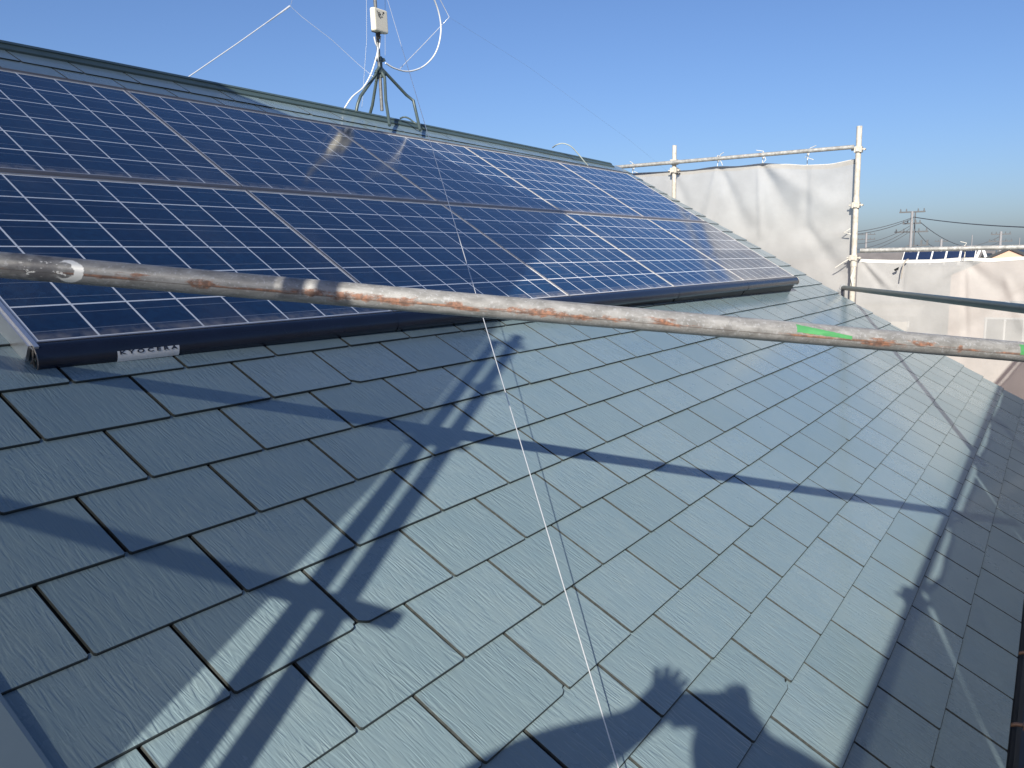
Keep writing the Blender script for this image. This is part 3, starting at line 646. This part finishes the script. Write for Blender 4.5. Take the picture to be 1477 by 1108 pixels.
# near sheets
YE = -1.15
zt_e = interp([(0, 1.24), (2.3, 1.235), (2.6, 1.17), (3.0, 1.19), (3.2, 1.235), (3.35, 1.18), (4.3, 1.17), (4.42, 1.24), (4.6, 1.19), (5.2, 1.17), (5.6, 1.20), (5.75, 1.245), (5.9, 1.20), (7.0, 1.18), (7.2, 1.245), (7.4, 1.21), (8.6, 1.2), (9.3, 1.22), (12, 1.22)])
pipe((-2.0, YE, 1.235), (9.0, YE, 1.335), .0213, 'galv', 'level scaffold rail along the eave, outside the gutter', grp='scaffold rails of the eave')
De = folds([], 5.5, .02)
for k, (xa, xb) in enumerate(((-1.6, .668), (.732, 2.56), (2.615, 5.1), (5.1, 9.0))):
    sheet('mesh_sheet', ('first', 'second', 'third', 'fourth')[k] + ' mesh sheet hung along the eave, counted from the camera', (xa, YE, 0), (1, 0, 0), xb-xa, (lambda x0: (lambda u: zt_e(u+x0+1.6)+.012*(u+x0)*.75))(xa), -2.2, M['sheet_dense'], 60, 30, De, .03)
t = thing('pipe_clamp', 'clamp on the eave rail behind the camera', 'clamp', (.57, YE, 1.262)); coupler(t, (0, 0, 0)); 
post(4.2, YE-.05, -6.2, 1.30, .024, 'galv', 'scaffold post halfway along the eave', (1.2,), 'scaffold posts along the eave')
sheet('mesh_sheet', 'mesh sheet hung along the near gable beside the paired posts', (-.17, .176, 0), (0, 1, 0), 5.2, interp([(0, 4.2), (5.2, 4.2)]), -2.2, M['sheet_near'], 80, 60, folds([], 1.2, .015), .04, skew=-.075)
b = MB()
for k in range(2):
    b.box((-1.05, -2.3+k*1.5-.0, -.53), (-.12, -.85+k*1.5, -.48))
tag(b.build('scaffold_deck', M['galv']), 'steel scaffold deck at the near gable', 'scaffold deck')
b = MB(); b.box((-.9, -1.1, -.98), (8.9, -.78, -.93)); tag(b.build('scaffold_deck', M['gutter']), 'dark scaffold deck below the gutter', 'scaffold deck')

# ------------------------------------------------------------------ the neighbourhood beyond the sheets
M.update(peach=plain('peach_render', (.58, .39, .29), .85, 0, .05, 2), cream=plain('cream_render', (.58, .53, .44), .85, 0, .05, 2),
    tile=plain('dark_roof_tile', (.15, .14, .135), .6, 0, .2, 3), edge=plain('dark_roof_edge', (.03, .035, .04), .5), bargew=plain('white_barge_paint', (.75, .75, .72), .6, 0, .03),
    glass=plain('window_glass', (.03, .035, .04), .08, 0, .1, 2), concrete=plain('pole_concrete', (.24, .24, .25), .8), steel=plain('dull_pole_steel', (.12, .125, .13), .5, .4),
    module=plain('distant_module_glass', (.018, .030, .07), .12, 0, .2, 3), trunk=plain('bark', (.09, .07, .055), .9), twig=plain('winter_twigs', (.13, .11, .09), .9))
gX = lambda px, X: at(px, 366, X).y
def house_block(label, x0, x1, y0, y1, ze, zr, wall, along='y'):
    """simple two-storey house; ridge along y (eave towards the camera) or along x (gable towards the camera)"""
    t = thing('neighbour_house', label, 'house', ((x0+x1)/2, (y0+y1)/2, GZ)); L = Vector(t.location)
    def bd(b, n, m_): 
        b.v = [tuple(Vector(v)-L) for v in b.v]; return b.build(n, M[m_], t)
    b = MB(); xm, ym = (x0+x1)/2, (y0+y1)/2; o = .45; th = .16 if along == 'y' else .09
    if along == 'y':
        b.add([(x0, y0, GZ), (x1, y0, GZ), (x1, y1, GZ), (x0, y1, GZ), (x0, y0, ze), (x1, y0, ze), (x1, y1, ze), (x0, y1, ze), (xm, y0, zr-.2), (xm, y1, zr-.2)],
              [(0, 3, 7, 4), (1, 5, 6, 2), (0, 4, 8, 5, 1), (3, 2, 6, 9, 7), (4, 7, 9, 8), (5, 8, 9, 6)]); w_ = bd(b, 'wall', wall)
        sl = (zr-ze)/(xm-x0); b = MB()
        for s_ in (-1, 1):
            xe = xm+s_*((x1-x0)/2+o); zz = ze-o*sl
            b.add([(xe, y0-.3, zz), (xe, y1+.3, zz), (xm, y1+.3, zr), (xm, y0-.3, zr), (xe, y0-.3, zz-th), (xe, y1+.3, zz-th), (xm, y1+.3, zr-th), (xm, y0-.3, zr-th)], [(0, 1, 2, 3), (4, 7, 6, 5), (0, 4, 5, 1), (0, 3, 7, 4), (1, 5, 6, 2)])
        bd(b, 'roof', 'tile')
    else:
        b.add([(x0, y0, GZ), (x0, y1, GZ), (x1, y1, GZ), (x1, y0, GZ), (x0, y0, ze), (x0, y1, ze), (x1, y1, ze), (x1, y0, ze), (x0, ym, zr-.085), (x1, ym, zr-.085)],
              [(0, 1, 5, 8, 4), (3, 7, 9, 6, 2), (0, 4, 7, 3), (1, 2, 6, 5), (4, 8, 9, 7), (5, 6, 9, 8)]); w_ = bd(b, 'wall', wall)
        sl = (zr-ze)/((y1-y0)/2); b = MB()
        for s_ in (-1, 1):
            ye_ = ym+s_*((y1-y0)/2+o); zz = ze-o*sl
            b.add([(x0-.07, ye_, zz), (x1+.4, ye_, zz), (x1+.4, ym, zr), (x0-.07, ym, zr), (x0-.07, ye_, zz-th), (x1+.4, ye_, zz-th), (x1+.4, ym, zr-th), (x0-.07, ym, zr-th)], [(0, 1, 2, 3), (4, 7, 6, 5), (0, 4, 5, 1), (0, 3, 7, 4), (1, 5, 6, 2)])
        bd(b, 'roof', 'edge')
    return t, L
def window(t, L, x, y0, y1, z0, z1, bars=2):
    b = MB(); f = .06
    for a, c in (((y0, z0), (y0+f, z1)), ((y1-f, z0), (y1, z1)), ((y0+f, z0), (y1-f, z0+f)), ((y0+f, z1-f), (y1-f, z1))): b.box((x-.07, a[0], a[1]), (x+.02, c[0], c[1]))
    for k in range(1, bars): yy = y0+(y1-y0)*k/bars; b.box((x-.06, yy-.03, z0+f), (x+.02, yy+.03, z1-f))
    b.v = [tuple(Vector(v)-L) for v in b.v]; w_ = b.build('window', M['bargew'], t)
    g_ = MB(); g_.box((x-.02, y0+.03, z0+.03), (x+.01, y1-.03, z1-.03)); g_.v = [tuple(Vector(v)-L) for v in g_.v]; g_.build('pane', M['glass'], w_)
yl, yr = gX(1225, 40), gX(1421, 40)
tA, LA = house_block('cream neighbour house with a dark roof carrying solar panels, seen over the lower sheet', 38.0, 44.6, yr, yl, -1.05, 1.13, 'cream')
w0, w1 = gX(1380, 38), gX(1315, 38); window(tA, LA, 38.0, w0, w1, -2.25, -1.45, 4); window(tA, LA, 38.0, gX(1275, 38), gX(1250, 38), -2.2, -1.5, 2); window(tA, LA, 38.0, w0, w1, -5.0, -3.4, 4)
slA = (1.13+1.05)/3.3
for k in range(5):
    pA = at(1298+k*20.6, 372, 40.0); pw_ = .62
    b = MB(); c0 = 40.25; c1 = 41.15
    za, zb = -1.05+(c0-38)*slA+.10, -1.05+(c1-38)*slA+.10; dy = .10
    y0_, y1_ = pA.y-pw_, pA.y
    vs = [(c0, y0_+.03, za), (c0, y1_-.03, za), (c1, y1_-.03, zb), (c1, y0_+.03, zb)]
    b.add(vs+[(x, y, z-.05) for x, y, z in vs], [(0, 3, 2, 1), (4, 5, 6, 7), (0, 1, 5, 4), (1, 2, 6, 5), (2, 3, 7, 6), (3, 0, 4, 7)])
    t = thing('distant_solar_panel', ('%s of five small blue solar panels on the distant dark roof' % ('leftmost', 'second from left', 'middle', 'second from right', 'rightmost')[k]), 'solar panel', (c0, y0_, za), 'solar panels on the neighbour roof')
    b.v = [tuple(Vector(v)-Vector((c0, y0_, za))) for v in b.v]; b.build('module', M['module'], t)
    for yy in (y0_+.0, y1_-.03):
        f = MB(); f.add([(c0-.02-c0, yy-y0_, .03), (c0-.02-c0, yy+.03-y0_, .03), (c1-c0, yy+.03-y0_, zb-za+.03), (c1-c0, yy-y0_, zb-za+.03)], [(0, 3, 2, 1)])
        f.build('frame', M['bargew'], t)
tC, LC = house_block('house with white barge boards beside the salmon gable, above the sheet', 36.0, 43., gX(1424.5, 36), gX(1410, 36), .55, 1.02, 'cream', 'x')
b = MB()
for s_ in (-1, 1):
    ym = (gX(1424.5, 36)+gX(1410, 36))/2; hw = (gX(1410, 36)-gX(1424.5, 36))/2
    vs = [(35.5, ym+s_*hw*1.75, .62), (35.5, ym+s_*(hw*1.75-.09), .62), (35.5, ym+s_*.01, 1.14), (35.5, ym+s_*.10, 1.14)]
    vs += [(x+.08, y, z) for x, y, z in vs]; b.add([tuple(Vector(v)-LC) for v in vs], [(0, 1, 2, 3), (4, 7, 6, 5), (0, 4, 5, 1), (1, 5, 6, 2), (2, 6, 7, 3), (3, 7, 4, 0)])
b.build('barge_board', M['bargew'], tC)
ap = at(1456, 361.3, 33.)
tB, LB = house_block('salmon pink gable house with a dark roof at the right edge above the sheet', 33.4, 42., ap.y-1.75, ap.y+1.75, ap.z-.72, ap.z+.12, 'peach', 'x')
window(tB, LB, 33.4, ap.y-.6, ap.y+.6, -2.2, -1.2, 2)
for k, (px0, px1, X, zr, m_, lab) in enumerate(((1236, 1285, 95, 1.05, 'cream', 'low distant house with a grey roof left of the tall utility pole'), (1300, 1345, 120, 1.5, 'cream', 'distant pale house below the transformer of the utility pole'), (1372, 1420, 110, 1.35, 'cream', 'distant house under the television antenna'), (1440, 1500, 130, 1.8, 'peach', 'farthest pinkish house near the right edge'))):
    house_block(lab, X, X+8, gX(px1, X), gX(px0, X), zr-1.9, zr, m_)
def upole(px, ytop, X, r, label, arms=(), trafo=False):
    p = at(px, ytop, X); t = thing('utility_pole', label, 'utility pole', (p.x, p.y, GZ), 'utility poles beyond the house'); H = p.z-GZ
    b = MB(); b.tube([(0, 0, 0), (0, 0, H)], [r*1.35, r], 12); b.build('pole', M['concrete'], t)
    for dz, w_ in arms:
        b = MB(); b.box((-.06, -w_, H-dz-.06), (.06, w_, H-dz+.06))
        for yy in (-.9, -.45, .45, .9): b.tube([(0, yy*w_, H-dz), (0, yy*w_, H-dz+.28)], [.06, .035], 8)
        b.build('crossarm', M['steel'], t)
    if trafo:
        b = MB(); b.tube([(-.1, -.55, H-4.6), (-.1, -.55, H-4.5), (-.1, -.55, H-3.5), (-.1, -.55, H-3.4)], [.2, .32, .32, .22], 14); b.build('transformer', M['bargew'], t)
        b = MB(); b.box((-.3, .2, H-4.6), (.1, .75, H-3.7)); b.build('switch_box', M['steel'], t)
        b = MB(); b.box((-.05, -1.4, H-2.9), (.05, .3, H-2.8)); b.box((-.05, -1.35, H-2.8), (.05, -1.2, H-2.4)); b.box((-.05, -.9, H-2.8), (.05, -.75, H-2.4)); b.build('bracket', M['steel'], t)
    return p
P1 = upole(1316, 305, 78, .11, 'tall concrete utility pole with a transformer above the neighbour roof', ((.05, 1.0), (1.0, .7), (1.7, 1.3), (3.2, .9)), True)
b = MB(); p_ = at(1320.5, 306, 78); b.tube([(p_.x, p_.y, GZ), (p_.x, p_.y, p_.z)], [.07, .05], 10); tag(b.build('utility_pole', M['steel']), 'slim bare pole standing right against the transformer pole', 'utility pole', 'utility poles beyond the house')
P2 = upole(1250, 335, 150, .16, 'small distant utility pole just right of the white corner post', ((.4, 1.4), (1.2, 1.4)))
P3 = upole(1358, 345, 160, .2, 'stub-like distant pole between the transformer pole and the antenna', ((.4, 1.),))
P4 = upole(1444, 334, 110, .14, 'distant utility pole near the right edge above the pink gable', ((.3, 1.), (1.1, 1.2), (1.8, .9)))
def pline(a, b_, sag, r, label):
    a, b_ = Vector(a), Vector(b_); pts = [a.lerp(b_, t/20)-Vector((0, 0, sag*4*(t/20)*(1-t/20))) for t in range(21)]
    b = MB(); b.tube(pts, r, 5); tag(b.build('power_line', M['steel']), label, 'power line', 'power lines in the distance')
W_ = lambda px, py, X=78: at(px, py, X)
pline(W_(1317, 313), W_(1500, 328.5, 60), .15, .036, 'thick power line running right from the top of the transformer pole')
pline(W_(1316, 314), W_(1200, 337, 70), .3, .028, 'power line running left from the upper crossarm of the transformer pole')
pline(W_(1315, 316), W_(1200, 339, 70), .4, .03, 'lower twin of the power line running left from the upper crossarm')
for k, (yy, y2_) in enumerate(((325, 352), (329, 361), (333, 367))): pline(W_(1314, yy), W_(1215, y2_, 72), .5, .022, ('upper', 'middle', 'lowest')[k] + ' of the thin lines slanting down left of the transformer pole')
pline(W_(1328, 321), W_(1440, 350, 108), 1.2, .03, 'sagging line from the transformer pole to the pole at right')
pline(W_(1324, 335), W_(1352, 357, 100), .3, .025, 'short line falling right of the transformer')
pline(P4+Vector((0, 0, -.5)), W_(1372, 355, 110), .5, .03, 'thin line leaving the right-hand pole toward the left')
for px, yt, X, lab in ((1402.5, 339, 60, 'pale television antenna above the distant roofs'), (1471, 343, 70, 'small television antenna at the right edge')):
    p = at(px, yt, X); t = thing('roof_antenna', lab, 'antenna', (p.x, p.y, .2)); b = MB(); b.tube([(0, 0, 0), (0, 0, p.z-.2)], .03, 6); b.build('mast', M['concrete'], t)
    b = MB(); b.box((-.02, -.3, p.z-.2-.70), (.02, .75, p.z-.2-.66))
    for k in range(9): b.box((-.25+.02*k, -.28+k*.12, p.z-.2-.70), (.25-.02*k, -.25+k*.12, p.z-.2-.66))
    b.build('yagi', M['concrete'], t)
random.seed(11)
for k, (px, X, hgt) in enumerate(((1262, 140, 2.1), (1256, 150, 1.6))):
    p = at(px, 366, X); t = thing('bare_tree', ('brown bare tree', 'smaller bare tree')[k] + ' on the horizon beside the white corner post', 'tree', (p.x, p.y, GZ)); z0 = p.z-GZ
    b = MB(); b.tube([(0, 0, 0), (0, 0, z0*.55), (.2, .1, z0)], [.25, .2, .1], 8); b.build('trunk', M['trunk'], t)
    b = MB()
    for _ in range(220):
        d = Vector((random.gauss(0, 1), random.gauss(0, 1), random.gauss(.5, .8))).normalized(); o = Vector((0, 0, z0*.7)); e = o+d*random.uniform(.6, 1.)*(hgt+1.2)
        b.tube([o+d*.2, (o+e)/2+Vector((random.uniform(-.2, .2),)*3), e], [.05, .03, .012], 4)
    b.build('crown', M['twig'], t)

# ------------------------------------------------------------------ the person holding the phone (casts the shadow at the bottom)
hd = Vector((-SUN.x, -SUN.y, 0)).normalized(); e1 = hd.cross(Vector((0, 0, 1)))
if e1.dot(ax[0]) < 0: e1 = -e1
def pp(a, z, d): return CAM + e1*a + Vector((0, 0, z)) - hd*d
V, E_, RR = [], [], []
def j(p, r, par=None):
    V.append(p); RR.append(r)
    if par is not None: E_.append((par, len(V)-1))
    return len(V)-1
DB = .40
pel = j(pp(.115, -.66, DB+.03), .135); wai = j(pp(.115, -.48, DB+.02), .125, pel); che = j(pp(.115, -.25, DB+.01), .15, wai); nec = j(pp(.115, -.07, DB), .055, che)
h1 = j(pp(.115, .02, DB-.02), .068, nec); h2 = j(pp(.115, .10, DB-.01), .088, h1); h3 = j(pp(.115, .165, DB), .080, h2); h4 = j(pp(.115, .205, DB), .045, h3)
j(pp(.115, .075, DB-.115), .014, h2)
for s_ in (-1, 1): j(pp(.115+s_*.092, .085, DB+.01), .016, h2)
def arm(sh, el, wr, hand, side):
    a = j(pp(*sh), .085, che); u = j(pp(*[(x+y)/2 for x, y in zip(sh, el)]), .082, a); b_ = j(pp(*el), .082, u); m_ = j(pp(*[(x*.5+y*.5) for x, y in zip(el, wr)]), .068, b_); w_ = j(pp(*wr), .034, m_)
    pm_ = j(pp(*hand), .034, w_); return pm_
lh = arm((-.075, -.16, DB+.01), (-.35, -.125, .20), (-.075, -.02, .085), (-.045, .008, .055), -1)
rh = arm((.305, -.16, DB+.01), (.40, -.160, .22), (.165, -.05, .085), (.14, -.02, .06), 1)
def finger(root, pts, r0):
    p = root
    for i, (q_, rr) in enumerate(zip(pts, (r0, r0*.92, r0*.8))): p = j(pp(*q_), rr, p)
finger(lh, [(-.050, .060, .05), (-.052, .078, .045), (-.046, .084, .035)], .0095)
finger(lh, [(-.030, .066, .05), (-.029, .084, .045), (-.024, .090, .035)], .0098)
finger(lh, [(-.012, .062, .05), (-.006, .077, .045), (.000, .082, .035)], .0095)
finger(lh, [(.002, .050, .052), (.013, .062, .048), (.018, .065, .04)], .0085)
finger(lh, [(-.020, -.022, .05), (.004, -.030, .043), (.020, -.034, .04)], .0105)
finger(rh, [(.155, .030, .05), (.15, .052, .04), (.14, .06, .034)], .0095); finger(rh, [(.138, .034, .05), (.132, .056, .04), (.124, .062, .034)], .0098)
finger(rh, [(.122, .032, .05), (.115, .050, .04), (.108, .055, .034)], .0095); finger(rh, [(.108, .022, .05), (.10, .038, .042), (.094, .042, .036)], .0085); finger(rh, [(.118, -.042, .05), (.10, -.05, .043), (.088, -.052, .04)], .0105)
for s_ in (-1, 1):
    a = j(pp(.115+s_*.085, -.74, DB+.03), .098, pel); k_ = j(pp(.115+s_*.10, -1.06, DB-.02), .066, a); c_ = j(pp(.115+s_*.105, -1.25, DB+.03), .06, k_); f_2 = j(pp(.115+s_*.105, -1.42, DB+.05), .045, c_)
    j(pp(.115+s_*.13, -1.452, DB-.12), .036, f_2)
me = bpy.data.meshes.new('person'); me.from_pydata(V, E_, []); ob = bpy.data.objects.new('tmp_person', me); COL.objects.link(ob)
sk = ob.modifiers.new('skin', 'SKIN')
for i, r_ in enumerate(RR): me.skin_vertices[0].data[i].radius = (r_, r_)
me.skin_vertices[0].data[0].use_root = True
ss = ob.modifiers.new('sub', 'SUBSURF'); ss.levels = ss.render_levels = 2
bpy.context.view_layer.update()
me2 = bpy.data.meshes.new_from_object(ob.evaluated_get(bpy.context.evaluated_depsgraph_get())); bpy.data.objects.remove(ob)
skin = plain('skin', (.50, .32, .23), .5, 0, .04); jacket = plain('work_jacket', (.10, .12, .16), .8); trous = plain('work_trousers', (.12, .12, .12), .8); hair = plain('dark_hair', (.02, .017, .015), .6)
me2.materials.clear()
for x in (jacket, skin, trous, hair): me2.materials.append(x)
for p in me2.polygons:
    c = p.center; z = c.z-CAM.z; d = -(c-CAM).dot(hd); p.use_smooth = True
    p.material_index = 2 if z < -.60 else (1 if (d < .078 or z > -.075) and not (d > .2 and z < -.06) else 0)
    if z > .13 and d > .3 or (z > .06 and d > DB+.03): p.material_index = 3
pc = bpy.data.objects.new('person', me2); COL.objects.link(pc)
tag(pc, 'person in a dark work jacket standing on the deck, holding up a phone', 'person')
tp = thing('phone', 'slim phone held up in both hands at the viewpoint', 'phone', mw=cam.matrix_world.copy())
b = MB(); b.box((-.022, -.062, .014), (.115, .014, .022)); b.build('phone_body', M['black'], tp)
b = MB(); b.tube([(.004, -.002, .0225), (.004, -.002, .0135)], .007, 16); b.build('lens', M['glass'], tp)
